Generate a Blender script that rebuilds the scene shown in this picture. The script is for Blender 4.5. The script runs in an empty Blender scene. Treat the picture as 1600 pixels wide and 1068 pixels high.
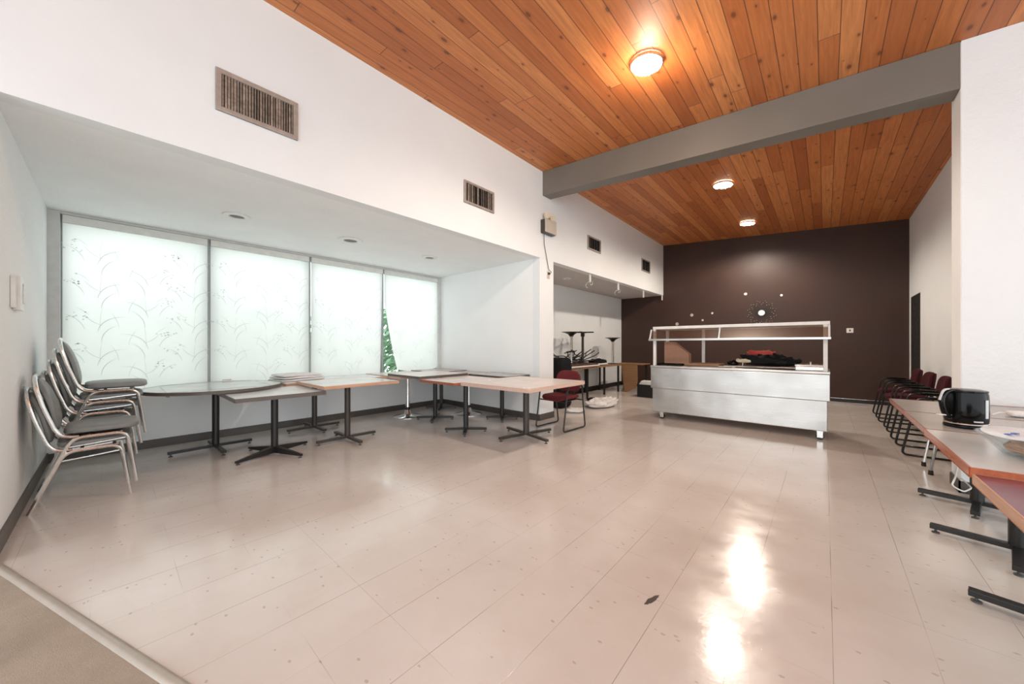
import bpy, bmesh, math, random
from mathutils import Vector, Matrix, noise
random.seed(7)
R = math.radians
C = bpy.context.scene.collection
S = bpy.context.scene

# ------------------------------------------------------------------ camera, sky, exposure
H = 1.25
cam_d = bpy.data.cameras.new('camera'); cam = bpy.data.objects.new('camera', cam_d); C.objects.link(cam)
cam.location = (0, 0, H); cam.rotation_euler = (R(90), 0, math.atan(489/553.0))
cam_d.sensor_width = 36; cam_d.lens = 36*553/1600.0; cam_d.shift_y = 5/1600.0; cam_d.clip_start = 0.02
S.camera = cam
S.view_settings.view_transform = 'Standard'; S.view_settings.look = 'None'
S.view_settings.exposure = 0.9; S.view_settings.gamma = 1; S.view_settings.use_curve_mapping = False
w = bpy.data.worlds.new('sky'); S.world = w; w.use_nodes = True
bg = w.node_tree.nodes['Background']; bg.inputs[0].default_value = (0.90, 0.96, 1.0, 1); bg.inputs[1].default_value = 1.5
sd = bpy.data.lights.new('blind_fill_sun', 'SUN'); sd.energy = 1.1; sd.angle = R(70); sd.color = (.95, .98, 1.0)  # soft fill sun added outside the windows so the blinds glow
sun = bpy.data.objects.new('blind_fill_sun', sd); C.objects.link(sun); sun.rotation_euler = (0, R(-58), 0)

# ------------------------------------------------------------------ node helpers
class NT:
    def __init__(s, name):
        s.m = bpy.data.materials.new(name); s.m.use_nodes = True
        s.t = s.m.node_tree; s.n = s.t.nodes; s.l = s.t.links
        s.b = s.n['Principled BSDF']; s.out = s.n['Material Output']
    def inp(s, sock, v):
        if v is None: return
        if isinstance(v, bpy.types.NodeSocket): s.l.new(v, sock)
        elif isinstance(v, (tuple, list)) and len(v) == 3 and sock.type == 'RGBA': sock.default_value = (*v, 1)
        else: sock.default_value = v
    def new(s, t, **k):
        n = s.n.new(t)
        for a, b in k.items(): setattr(n, a, b)
        return n
    def math(s, op, a, b=None, c=None):
        n = s.new('ShaderNodeMath', operation=op)
        s.inp(n.inputs[0], a); s.inp(n.inputs[1], b); s.inp(n.inputs[2], c); return n.outputs[0]
    def co(s):
        return s.new('ShaderNodeTexCoord').outputs['Object']
    def xyz(s, v=None):
        n = s.new('ShaderNodeSeparateXYZ'); s.l.new(v or s.co(), n.inputs[0]); return n.outputs
    def comb(s, x, y, z=0.0):
        n = s.new('ShaderNodeCombineXYZ'); s.inp(n.inputs[0], x); s.inp(n.inputs[1], y); s.inp(n.inputs[2], z); return n.outputs[0]
    def noise(s, vec, scale, detail=3, rough=.5, dist=0):
        n = s.new('ShaderNodeTexNoise'); s.l.new(vec, n.inputs['Vector'])
        n.inputs['Scale'].default_value = scale; n.inputs['Detail'].default_value = detail
        n.inputs['Roughness'].default_value = rough; n.inputs['Distortion'].default_value = dist; return n.outputs['Fac']
    def white(s, vec=None, wv=None):
        n = s.new('ShaderNodeTexWhiteNoise', noise_dimensions='1D' if wv is not None else '2D')
        if wv is not None: s.inp(n.inputs['W'], wv)
        else: s.l.new(vec, n.inputs['Vector'])
        return n.outputs['Value']
    def ramp(s, f, stops, interp='LINEAR'):
        n = s.new('ShaderNodeValToRGB'); s.l.new(f, n.inputs[0]); cr = n.color_ramp; cr.interpolation = interp
        while len(cr.elements) < len(stops): cr.elements.new(.5)
        for e, (p, c) in zip(cr.elements, stops): e.position = p; e.color = (*c, 1) if len(c) == 3 else c
        return n.outputs[0]
    def mix(s, f, a, b, mode='MIX'):
        n = s.new('ShaderNodeMix', data_type='RGBA', blend_type=mode)
        s.inp(n.inputs[0], f); s.inp(n.inputs[6], a); s.inp(n.inputs[7], b); return n.outputs[2]
    def range(s, v, a, b, c=0.0, d=1.0):
        n = s.new('ShaderNodeMapRange'); s.inp(n.inputs[0], v)
        for i, q in enumerate((a, b, c, d)): n.inputs[i+1].default_value = q
        return n.outputs[0]
    def bump(s, h, strength=.3, dist=.01):
        n = s.new('ShaderNodeBump'); s.l.new(h, n.inputs['Height']); n.inputs['Strength'].default_value = strength
        n.inputs['Distance'].default_value = dist; s.l.new(n.outputs[0], s.b.inputs['Normal'])

def mat(name, col, rough=.5, metal=0., var=.06, scale=12, bump=0., bscale=80, bdist=.004, spec=.5, coat=0., aniso=None):
    t = NT(name); c = t.co()
    n = t.noise(c, scale, 4)
    lo = tuple(max(0, x*(1-var)) for x in col); hi = tuple(min(1, x*(1+var)) for x in col)
    t.inp(t.b.inputs['Base Color'], t.ramp(n, [(.3, lo), (.7, hi)]))
    t.inp(t.b.inputs['Roughness'], t.range(n, .3, .7, max(.02, rough*.88), min(1, rough*1.12)))
    t.b.inputs['Metallic'].default_value = metal; t.b.inputs['Specular IOR Level'].default_value = spec
    t.b.inputs['Coat Weight'].default_value = coat
    if bump: t.bump(t.noise(c, bscale, 4, .6), bump, bdist)
    return t.m

def srgb(r, g, b):
    f = lambda v: (v/255/12.92) if v/255 <= .04045 else ((v/255+.055)/1.055)**2.4
    return (f(r), f(g), f(b))

M = {}
M['paint'] = mat('warm_white_paint', (.81, .84, .85), .6, var=.015, scale=2, bump=.12, bscale=60)
M['stucco'] = mat('white_textured_plaster', (.88, .90, .90), .75, var=.02, scale=3, bump=.55, bscale=38, bdist=.008)
M['stucco_big'] = mat('white_trowelled_plaster', (.85, .87, .875), .7, var=.015, scale=3, bump=.45, bscale=17, bdist=.012)
M['paint_cool'] = mat('cool_white_paint', (.89, .905, .905), .6, var=.015, scale=2, bump=.15, bscale=60)
M['brown'] = mat('dark_brown_paint', (.042, .0165, .010), .5, var=.15, scale=1.3, bump=.08, bscale=90)
M['beam'] = mat('taupe_paint', (.17, .152, .13), .45, var=.04, scale=2, bump=.05)
M['skirt'] = mat('dark_rubber_baseboard', (.085, .073, .065), .4, var=.06, scale=3)
M['skirt_black'] = mat('black_rubber_baseboard', (.012, .010, .009), .35)
M['white_trim'] = mat('white_metal_trim', (.78, .78, .76), .35)
M['frame_grey'] = mat('grey_window_frame', (.33, .35, .35), .4)
M['black'] = mat('black_painted_metal', (.014, .013, .012), .38, bump=.03)
M['brownblack'] = mat('dark_bronze_metal', (.048, .038, .030), .36)
M['chrome'] = mat('polished_chrome', (.78, .78, .77), .12, 1., var=.03)
M['silver'] = mat('silver_chair_metal', (.84, .84, .83), .26, 1., var=.03)
M['steel'] = None
M['vinyl'] = mat('charcoal_grey_vinyl', (.20, .205, .20), .42, var=.08, bump=.1, bscale=220, bdist=.001)
M['maroon'] = mat('maroon_fabric', (.135, .022, .026), .85, var=.2, scale=60, bump=.25, bscale=400, bdist=.001, spec=.2)
M['darkmaroon'] = mat('dark_maroon_fabric', (.055, .010, .014), .85, var=.2, scale=60, bump=.25, bscale=400, bdist=.001, spec=.2)
M['blackfabric'] = mat('black_fabric', (.008, .008, .009), .8, var=.25, scale=30, bump=.4, bscale=60, spec=.2)
M['plastic_black'] = mat('glossy_black_plastic', (.004, .004, .004), .10, var=.1, spec=.22)
M['plastic_white'] = mat('white_plastic', (.78, .78, .76), .35)
M['gauge'] = mat('translucent_grey_plastic', (.55, .57, .57), .25)
M['grey_lam'] = mat('pale_grey_laminate', (.74, .765, .775), .22, var=.03, scale=3)
M['bluegrey_lam'] = mat('cool_grey_laminate', (.60, .635, .64), .2, var=.05, scale=4)
M['taupe_lam'] = mat('taupe_grey_laminate', (.38, .365, .34), .25, var=.04, scale=3)
M['pink_lam'] = mat('pale_pink_laminate', (.76, .70, .67), .25, var=.03, scale=3)
M['rose_lam'] = mat('dusty_rose_laminate', (.50, .40, .39), .25, var=.05, scale=3)
M['maroon_lam'] = mat('maroon_laminate', (.19, .030, .048), .22, var=.06, scale=4)
M['darkgrey_lam'] = mat('mottled_grey_laminate', (.42, .42, .41), .25, var=.08, scale=8)
M['edge_dark'] = mat('dark_vinyl_edge', (.115, .095, .082), .4)
M['edge_maroon'] = mat('dark_maroon_edge', (.14, .05, .045), .4)
M['plate'] = mat('cool_white_plate', (.74, .83, .92), .5)
M['stub'] = mat('white_trowelled_plaster_dimmed', (.77, .795, .805), .7, var=.015, scale=3, bump=.45, bscale=17, bdist=.012)  # same trowelled plaster, colour darkened to offset strong light on the stub wall
M['paper'] = mat('white_paper', (.78, .78, .76), .7, bump=.1, bscale=20)
M['cloth_white'] = mat('white_cotton', (.76, .75, .74), .85, bump=.3, bscale=25, bdist=.01)
M['red'] = mat('red_cloth', (.56, .075, .055), .75, bump=.2)
M['cream'] = mat('cream_cloth', (.62, .55, .42), .8, bump=.2)
M['tan'] = mat('tan_hardboard', (.36, .19, .12), .55, var=.08)
M['orb'] = mat('mirror_silver', (.80, .72, .66), .25, .8)
M['vent'] = mat('aged_beige_metal', (.41, .36, .32), .4, .25, var=.12, scale=20)
M['slat'] = mat('dirty_vent_slat', (.36, .315, .27), .4, .35, var=.35, scale=35)
M['void'] = mat('dark_void', (.008, .007, .006), .9)
M['peach'] = mat('peach_paper', (.72, .42, .28), .7, var=.1, bump=.3, bscale=30)
M['blue'] = mat('blue_print', (.05, .12, .40), .6)
M['glide'] = mat('grey_floor_glide', (.10, .095, .09), .5)
M['leaf'] = mat('green_leaves', (.33, .52, .34), .6, var=.4, scale=6)
M['grass'] = mat('lawn_grass', (.36, .42, .33), .9, var=.3, scale=9)
M['beige_plastic'] = mat('beige_plastic', (.52, .46, .40), .4)
M['cabinet_black'] = mat('black_cabinet_laminate', (.009, .008, .008), .4)

def wood(name, c0, c1, rough=.4, axis='Y', sc=3.0):
    t = NT(name); x, y, z = t.xyz()
    v = t.comb(t.math('MULTIPLY', x, 1 if axis == 'X' else 14), t.math('MULTIPLY', y, 1 if axis == 'Y' else 14), t.math('MULTIPLY', z, 14))
    n = t.noise(v, sc, 5, .6, .4)
    t.inp(t.b.inputs['Base Color'], t.ramp(n, [(.3, c0), (.7, c1)])); t.b.inputs['Roughness'].default_value = rough
    return t.m
M['wood_edge'] = wood('light_oak_edge', (.50, .27, .165), (.62, .38, .26))
M['wood_pink'] = wood('pale_wood_edge', (.60, .41, .33), (.70, .52, .43))
M['wood_red'] = wood('reddish_cherry_edge', (.27, .085, .05), (.40, .14, .08), .25)
M['wood_redor'] = wood('orange_cherry_edge', (.38, .09, .035), (.52, .15, .06), .22)
M['wood_dark'] = wood('dark_walnut_top', (.06, .028, .018), (.12, .055, .036), .35)
M['wood_brown'] = wood('brown_plywood', (.26, .135, .06), (.36, .20, .10), .45, 'X')

# ceiling planks: run along Y, one random tone per board, grain, knots and grooves
t = NT('knotty_cedar_planks'); x, y, z = t.xyz()
u = t.math('DIVIDE', t.math('ADD', x, 50.03), .142); iu = t.math('FLOOR', u); fu = t.math('FRACT', u)
r1 = t.white(wv=iu)
yy = t.math('DIVIDE', t.math('ADD', t.math('ADD', y, 20.0), t.math('MULTIPLY', r1, 9.7)), 2.9); iy = t.math('FLOOR', yy); fy = t.math('FRACT', yy)
r2 = t.white(vec=t.comb(iu, iy))
gv = t.comb(t.math('MULTIPLY', x, 16.0), t.math('ADD', t.math('MULTIPLY', y, 1.0), t.math('MULTIPLY', r2, 31.0)), r2)
g = t.noise(gv, 2.4, 5, .6, .6)
base = t.ramp(r2, [(0., (.40, .115, .030)), (.35, (.52, .165, .045)), (.7, (.60, .21, .062)), (1., (.68, .27, .09))])
col = t.mix(t.range(g, .35, .7, 0., .5), base, (.25, .068, .019))
kc = t.comb(t.math('MULTIPLY', u, .9), t.math('MULTIPLY', y, 3.1))
kn = t.new('ShaderNodeTexVoronoi', voronoi_dimensions='2D'); t.l.new(kc, kn.inputs['Vector']); kn.inputs['Scale'].default_value = 1.0; kn.inputs['Randomness'].default_value = 1
kr = t.math('MULTIPLY', t.white(vec=kn.outputs['Color']), .085)
kd = t.math('DIVIDE', kn.outputs['Distance'], t.math('ADD', kr, .018))
kf = t.range(kd, .75, 1.25, 1., 0.)
pick = t.math('GREATER_THAN', t.white(wv=t.math('MULTIPLY', kn.outputs['Color'], 57.3)), .5)
col = t.mix(t.math('MULTIPLY', t.math('MULTIPLY', kf, pick), .82), col, (.085, .026, .010))
halo = t.math('MULTIPLY', t.range(kd, 1., 2.8, .4, 0.), pick)
col = t.mix(halo, col, (.24, .065, .02))
gro = t.math('MAXIMUM', t.math('LESS_THAN', fu, .028), t.math('GREATER_THAN', fu, .982))
gro = t.math('MAXIMUM', gro, t.math('LESS_THAN', fy, .0022))
col = t.mix(t.math('MULTIPLY', gro, .8), col, (.06, .018, .006))
t.inp(t.b.inputs['Base Color'], col); t.b.inputs['Roughness'].default_value = .5
t.bump(t.math('SUBTRACT', 1.0, gro), .6, .006)
M['planks'] = t.m

# floor: 12 inch vinyl tiles with faint seams, flecks, scuffs
t = NT('polished_beige_vinyl_tile'); co = t.co(); x, y, z = t.xyz(co)
T = .3065
u = t.math('DIVIDE', t.math('ADD', x, 30*T-.024), T); v = t.math('DIVIDE', t.math('ADD', y, 30*T-.24), T)
fu = t.math('FRACT', u); fv = t.math('FRACT', v)
def seam(f, wd):
    return t.math('MAXIMUM', t.math('LESS_THAN', f, wd), t.math('GREATER_THAN', f, 1-wd))
tr = t.white(vec=t.comb(t.math('FLOOR', u), t.math('FLOOR', v)))
big = t.noise(co, .9, 4, .55); med = t.noise(co, 5.5, 5, .65, .5)
su = t.math('MULTIPLY', seam(fu, .0045), t.range(t.noise(co, 1.7, 2), .42, .56, .15, .85))
sv = t.math('MULTIPLY', seam(fv, .0040), t.range(t.noise(t.comb(t.math('ADD', x, 7.), y), 1.9, 2), .5, .62, .02, .4))
sm = t.math('MAXIMUM', su, sv)
base = t.ramp(big, [(.3, (.59, .535, .49)), (.5, (.655, .61, .57)), (.7, (.71, .675, .645))])
base = t.mix(t.range(tr, 0., 1., 0., .10), base, (.56, .47, .41))
base = t.mix(t.range(med, .5, .8, 0., .22), base, (.56, .46, .39))
fl = t.new('ShaderNodeTexVoronoi', voronoi_dimensions='3D'); 
mp = t.new('ShaderNodeMapping'); t.l.new(co, mp.inputs[0]); mp.inputs['Scale'].default_value = (13, 22, 1); mp.inputs['Rotation'].default_value = (0, 0, .6)
t.l.new(mp.outputs[0], fl.inputs['Vector']); fl.inputs['Scale'].default_value = 1.
fk = t.math('MULTIPLY', t.math('LESS_THAN', t.math('ADD', fl.outputs['Distance'], t.math('MULTIPLY', t.noise(co, 160, 2), .12)), .19), t.math('GREATER_THAN', t.white(wv=t.math('MULTIPLY', fl.outputs['Color'], 91.7)), .55))
base = t.mix(t.math('MULTIPLY', fk, .42), base, (.28, .20, .15))
base = t.mix(t.math('MULTIPLY', sm, .68), base, (.10, .065, .045))
t.inp(t.b.inputs['Base Color'], base)
t.inp(t.b.inputs['Roughness'], t.range(t.noise(t.comb(t.math('MULTIPLY', x, .8), y), 4.2, 4, .6), .25, .75, .09, .25))
t.b.inputs['Specular IOR Level'].default_value = .95
hb = t.math('ADD', t.math('MULTIPLY', t.noise(co, 9, 3), .6), t.math('MULTIPLY', t.noise(co, 70, 3, .6), .10))
t.bump(t.math('SUBTRACT', hb, t.math('MULTIPLY', sm, .5)), .22, .006)
M['tile'] = t.m

t = NT('beige_carpet'); co = t.co(); n = t.noise(co, 3, 4, .6); f = t.noise(co, 260, 3, .7)
c = t.ramp(n, [(.3, (.42, .36, .29)), (.7, (.54, .47, .39))]); c = t.mix(t.range(f, .3, .7, 0., .35), c, (.24, .20, .16))
t.inp(t.b.inputs['Base Color'], c); t.b.inputs['Roughness'].default_value = .95; t.b.inputs['Specular IOR Level'].default_value = .1
t.bump(f, .8, .006); M['carpet'] = t.m

t = NT('brushed_stainless_steel'); x, y, z = t.xyz()
v = t.comb(t.math('MULTIPLY', x, 1.4), t.math('MULTIPLY', y, 60), t.math('MULTIPLY', z, 90)); n = t.noise(v, 3, 4)
b = t.noise(t.co(), 1.6, 2)
t.inp(t.b.inputs['Base Color'], t.ramp(b, [(.3, (.50, .49, .47)), (.7, (.62, .61, .59))])); t.b.inputs['Metallic'].default_value = 1
t.inp(t.b.inputs['Roughness'], t.range(n, .3, .7, .26, .38)); t.bump(b, .35, .05); M['steel'] = t.m

def translucent(name, col, tr, mixf):
    t = NT(name); d = t.new('ShaderNodeBsdfDiffuse'); q = t.new('ShaderNodeBsdfTranslucent'); m = t.new('ShaderNodeMixShader')
    n = t.noise(t.co(), 2.5, 3)
    t.inp(d.inputs[0], t.ramp(n, [(.3, tuple(c*.97 for c in col)), (.7, col)])); t.inp(q.inputs[0], t.ramp(n, [(.3, tuple(c*.95 for c in tr)), (.7, tr)]))
    m.inputs[0].default_value = mixf; t.l.new(d.outputs[0], m.inputs[1]); t.l.new(q.outputs[0], m.inputs[2]); t.l.new(m.outputs[0], t.out.inputs[0]); return t.m
M['blind'] = translucent('translucent_white_blind_fabric', (.84, .86, .85), (.965, .935, .92), .62)
M['print'] = translucent('grey_printed_leaf_ink', (.62, .63, .63), (.71, .70, .69), .6)

def glassy(name, col, alpha, rough=.05):
    t = NT(name); tr = t.new('ShaderNodeBsdfTransparent'); g = t.new('ShaderNodeBsdfGlossy'); m = t.new('ShaderNodeMixShader')
    n = t.noise(t.co(), 4, 2); t.inp(tr.inputs[0], t.ramp(n, [(.3, tuple(c*.97 for c in col)), (.7, col)])); g.inputs['Roughness'].default_value = rough
    fr = t.new('ShaderNodeLayerWeight'); fr.inputs[0].default_value = .5
    t.l.new(t.math('ADD', t.math('MULTIPLY', t.math('POWER', fr.outputs['Facing'], 3.0), .45), alpha), m.inputs[0]); t.l.new(tr.outputs[0], m.inputs[1]); t.l.new(g.outputs[0], m.inputs[2]); t.l.new(m.outputs[0], t.out.inputs[0]); return t.m
M['pane'] = glassy('clear_window_glass', (.95, .97, .96), .02)
M['guard_glass'] = glassy('dusty_sneeze_guard_glass', (.80, .74, .69), .12, .25)
M['bowl_glass'] = glassy('clear_bowl_glass', (.90, .92, .92), .06, .05)

def emis(name, col, st):
    t = NT(name); t.b.inputs['Emission Color'].default_value = (*col, 1)
    t.inp(t.b.inputs['Emission Strength'], t.range(t.noise(t.co(), 60, 2), .35, .65, st*.35, st*1.5)); t.inp(t.b.inputs['Base Color'], (.8, .78, .74)); return t.m
M['crystal'] = emis('lit_crystal', (1., .93, .80), 5.0)
M['bulb'] = emis('lit_lamp_core', (1., .88, .70), 14.)

# ------------------------------------------------------------------ mesh builder
def fillet(pts, r, n=6):
    P = [Vector(p) for p in pts]; out = [P[0]]
    for i in range(1, len(P)-1):
        a, b, c = P[i-1], P[i], P[i+1]; d0 = (a-b); d1 = (c-b)
        rr = min(r if not isinstance(r, (list, tuple)) else r[i-1], d0.length*.49, d1.length*.49)
        p0 = b+d0.normalized()*rr; p1 = b+d1.normalized()*rr
        for k in range(n+1):
            s = k/n; out.append(p0.lerp(b, s).lerp(b.lerp(p1, s), s))
    out.append(P[-1]); return out

class MB:
    def __init__(s): s.bm = bmesh.new(); s.mi = 0
    def face(s, vs):
        try: f = s.bm.faces.new(vs); f.material_index = s.mi; return f
        except ValueError: return None
    def box(s, x0, y0, z0, x1, y1, z1):
        v = [s.bm.verts.new(p) for p in ((x0,y0,z0),(x1,y0,z0),(x1,y1,z0),(x0,y1,z0),(x0,y0,z1),(x1,y0,z1),(x1,y1,z1),(x0,y1,z1))]
        for f in ((0,3,2,1),(4,5,6,7),(0,1,5,4),(1,2,6,5),(2,3,7,6),(3,0,4,7)): s.face([v[i] for i in f])
        return s
    def bar(s, p0, p1, w, h, up=(0,0,1)):           # rectangular bar between two points
        a, b = Vector(p0), Vector(p1); d = (b-a).normalized(); u = Vector(up); sd = d.cross(u)
        if sd.length < 1e-4: sd = d.cross(Vector((0, 1, 0)))
        sd.normalize(); u = sd.cross(d)
        w0, w1 = w if isinstance(w, tuple) else (w, w); h0, h1 = h if isinstance(h, tuple) else (h, h)
        v = []
        for q, ww, hh in ((a, w0, h0), (b, w1, h1)):
            for i, j in ((-1,-1),(1,-1),(1,1),(-1,1)): v.append(s.bm.verts.new(q+sd*(i*ww/2)+u*(j*hh/2)))
        for f in ((0,1,2,3),(7,6,5,4),(0,4,5,1),(1,5,6,2),(2,6,7,3),(3,7,4,0)): s.face([v[i] for i in f])
        return s
    def prism(s, poly, vec):                         # extrude a 3D polygon along vec
        vec = Vector(vec); a = [s.bm.verts.new(p) for p in poly]; b = [s.bm.verts.new(Vector(p)+vec) for p in poly]; n = len(a)
        s.face(a[::-1]); s.face(b)
        for i in range(n): s.face([a[i], a[(i+1) % n], b[(i+1) % n], b[i]])
        return s
    def tube(s, pts, r, n=8, closed=False, flat=None):
        P = [Vector(p) for p in pts]; N = len(P); rings = []; prev = None
        for i in range(N):
            if closed: d = P[(i+1) % N]-P[i-1]
            else: d = P[min(i+1, N-1)]-P[max(i-1, 0)]
            d.normalize()
            if prev is None:
                u = Vector((0, 0, 1)) if abs(d.z) < .9 else Vector((1, 0, 0))
                u = (u-d*u.dot(d)).normalized()
            else:
                u = prev-d*prev.dot(d); u = u.normalized() if u.length > 1e-6 else prev
            prev = u; q = d.cross(u); rr = r[i] if isinstance(r, (list, tuple)) else r
            rings.append([s.bm.verts.new(P[i]+(u*math.cos(2*math.pi*k/n)*rr*(flat or 1)+q*math.sin(2*math.pi*k/n)*rr)) for k in range(n)])
        for i in range(N if closed else N-1):
            A, B = rings[i], rings[(i+1) % N]
            for k in range(n): s.face([A[k], A[(k+1) % n], B[(k+1) % n], B[k]])
        if not closed: s.face(rings[0][::-1]); s.face(rings[-1])
        return s
    def lathe(s, c, prof, n=32, cap=True):
        c = Vector(c); rings = []
        for r, z in prof: rings.append([s.bm.verts.new(c+Vector((r*math.cos(2*math.pi*k/n), r*math.sin(2*math.pi*k/n), z))) for k in range(n)])
        for A, B in zip(rings, rings[1:]):
            for k in range(n): s.face([A[k], A[(k+1) % n], B[(k+1) % n], B[k]])
        if cap: s.face(rings[0][::-1]); s.face(rings[-1])
        return s
    def pad(s, c, sz, e=.35, ez=.6, n=24, m=12, fn=None, rot=None):   # rounded cushion
        c = Vector(c); f = lambda v, p: math.copysign(abs(v)**p, v); rings = []
        for j in range(m+1):
            th = -math.pi/2+math.pi*j/m; row = []
            for i in range(n):
                ph = 2*math.pi*i/n
                p = Vector((f(math.cos(th), ez)*f(math.cos(ph), e)*sz[0]/2, f(math.cos(th), ez)*f(math.sin(ph), e)*sz[1]/2, f(math.sin(th), ez)*sz[2]/2))
                if fn: p = fn(p)
                if rot: p = rot @ p
                row.append(s.bm.verts.new(c+p))
            rings.append(row)
        for A, B in zip(rings, rings[1:]):
            for k in range(n): s.face([A[k], A[(k+1) % n], B[(k+1) % n], B[k]])
        return s
    def build(s, name, m, parent=None, smooth=False, bevel=0., loc=None):
        bmesh.ops.remove_doubles(s.bm, verts=s.bm.verts, dist=1e-6)
        bmesh.ops.recalc_face_normals(s.bm, faces=s.bm.faces)
        me = bpy.data.meshes.new(name); s.bm.to_mesh(me); s.bm.free()
        for x in (m if isinstance(m, (list, tuple)) else [m]): me.materials.append(M[x] if isinstance(x, str) else x)
        if smooth:
            for p in me.polygons: p.use_smooth = True
            try: me.set_sharp_from_angle(angle=R(40))
            except Exception: pass
        o = bpy.data.objects.new(name, me); C.objects.link(o)
        if parent: o.parent = parent
        if loc: o.location = loc
        if bevel:
            b = o.modifiers.new('bevel', 'BEVEL'); b.width = bevel; b.segments = 2; b.limit_method = 'ANGLE'
        return o

def tag(o, label=None, cat=None, group=None, kind=None):
    for k, v in (('label', label), ('category', cat), ('group', group), ('kind', kind)):
        if v: o[k] = v
    return o
def thing(name, label, cat, loc=(0,0,0), rz=0, group=None, rot=None):
    o = bpy.data.objects.new(name, None); C.objects.link(o); o.empty_display_size = .1
    o.location = loc; o.rotation_euler = rot or (0, 0, rz); return tag(o, label, cat, group)
def dup(root, loc, rot, label=None):
    r = root.copy(); C.objects.link(r); r.location = loc; r.rotation_euler = rot
    if label: r['label'] = label
    for ch in list(root.children):
        c = ch.copy(); C.objects.link(c); c.parent = r
        for g in list(ch.children):
            d = g.copy(); C.objects.link(d); d.parent = c
    return r
def struct(name, mb, m, **k): return tag(mb.build(name, m, **k), kind='structure')

# ------------------------------------------------------------------ room
XF, XW, YA0, YA1, YB, XR = -3.536, -6.15, -.455, 4.69, 10.67, 1.277
HA = 2.70
zc = lambda x: 4.15-.0727*(x-XF)
# floor (tile) and carpet divided by the diagonal strip
sl = (.157+.416)/(-1.795+3.468); ys = lambda x: -.416+sl*(x+3.468)
b = MB(); b.prism([(XF-.068, ys(XF-.068), -.06), (4.5, ys(4.5), -.06), (4.5, YB+.1, -.06), (-6.4, YB+.1, -.06), (-6.4, YA0-.1, -.06), (XF-.068, YA0-.1, -.06)], (0,0,.06)); struct('floor', b, 'tile')
b = MB(); b.prism([(-4.2, -3.2, -.06), (4.5, -3.2, -.06), (4.5, ys(4.5)-.012, -.06), (XF-.068, ys(XF-.068)-.012, -.06), (-4.2, YA0-.12, -.06)], (0,0,.062)); struct('floor_carpet', b, 'carpet')
b = MB(); dx = Vector((1, sl, 0)).normalized(); nrm = Vector((-dx.y, dx.x, 0))
p0 = Vector((XF-.03, ys(XF-.03), 0)); p1 = Vector((4.5, ys(4.5), 0))
prof = [(-.024, 0), (-.020, .007), (-.008, .013), (.006, .013), (.017, .007), (.022, 0)]
b.prism([p0+nrm*a+Vector((0,0,h)) for a, h in prof], p1-p0)
struct('trim_1', b, mat('aluminium_carpet_strip', (.50, .45, .39), .35, .45), smooth=True)

b = MB(); b.prism([(-3.70, -3.2, zc(-3.70)), (4.5, -3.2, zc(4.5)), (4.5, -3.2, zc(4.5)+.12), (-3.70, -3.2, zc(-3.70)+.12)], (0, YB+3.3, 0)); struct('ceiling', b, 'planks')
# upper left wall, above both alcoves, plus the pier between them
b = MB(); b.box(XF-.14, -3.2, HA, XF, YB, zc(XF)-.002)
struct('wall_left', b, 'paint')
b = MB(); b.box(XF-.14, YA1, 0, XF, 5.085, HA-.001); struct('wall_pier', b, 'paint')
b = MB(); b.box(XW-.05, YA1+.001, 0, XF-.142, YA1+.12, HA); struct('wall_alcove_right', b, 'paint_cool')
b = MB(); b.box(-6.45, YA0-.12, 0, XF-.002, YA0, HA); struct('wall_alcove_left', b, 'stucco_big')
b = MB(); b.box(-6.45, YA0-.12, HA+.001, XF-.141, YA1+.12, HA+.1); struct('ceiling_alcove', b, 'stucco')
b = MB(); b.box(XF-.14, -3.2, 0, XF-.002, YA0-.121, HA-.001); struct('wall_left_front', b, 'paint')
# window wall: low wall, piers
b = MB(); b.box(XW-.25, YA0, 0, XW, YA1, .655); struct('wall_window', b, 'paint_cool')
b = MB(); b.box(XW-.25, YA0, .656, XW-.03, YA0+.085, HA-.001); b.box(XW-.25, YA1-.075, .656, XW-.03, YA1, HA-.001); b.box(XW-.25, YA0+.086, HA-.03, XW-.03, YA1-.076, HA-.001)
struct('trim_2', b, mat('pale_grey_window_surround', (.62, .62, .60), .6))
b = MB(); b.box(XW-.25, YA0, .656, XW+.012, YA1, .676); struct('trim_3', b, 'white_trim', bevel=.003)
# baseboards
b = MB(); b.box(XW, YA0+.012, 0, XW+.012, YA1-.012, .10); struct('baseboard_window', b, 'skirt')
b = MB(); b.box(XW, YA0, 0, XF-.002, YA0+.012, .11); struct('baseboard_alcove_left', b, 'skirt')
b = MB(); b.box(XW+.012, YA1-.012, 0, XF-.001, YA1, .105); struct('baseboard_alcove_right', b, 'skirt')
b = MB(); b.box(XF, YA1-.012, 0, XF+.012, 5.085, .105); b.box(XF-.14, 5.085, 0, XF+.012, 5.097, .105); struct('baseboard_pier', b, 'skirt')
# rear alcove
b = MB(); b.box(-4.95, 5.20, 0, -4.82, YB, HA); struct('wall_rear_alcove_left', b, 'paint')
b = MB(); b.box(-4.95, 5.086, 0, XF-.14, 5.19, HA); struct('wall_rear_alcove_near', b, 'paint')
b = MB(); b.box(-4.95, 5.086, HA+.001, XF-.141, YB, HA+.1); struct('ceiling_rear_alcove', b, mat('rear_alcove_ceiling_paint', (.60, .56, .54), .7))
b = MB(); b.box(-4.82, 5.2, 0, -4.808, YB-.01, .12); struct('baseboard_rear_alcove', b, 'skirt_black')
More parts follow.
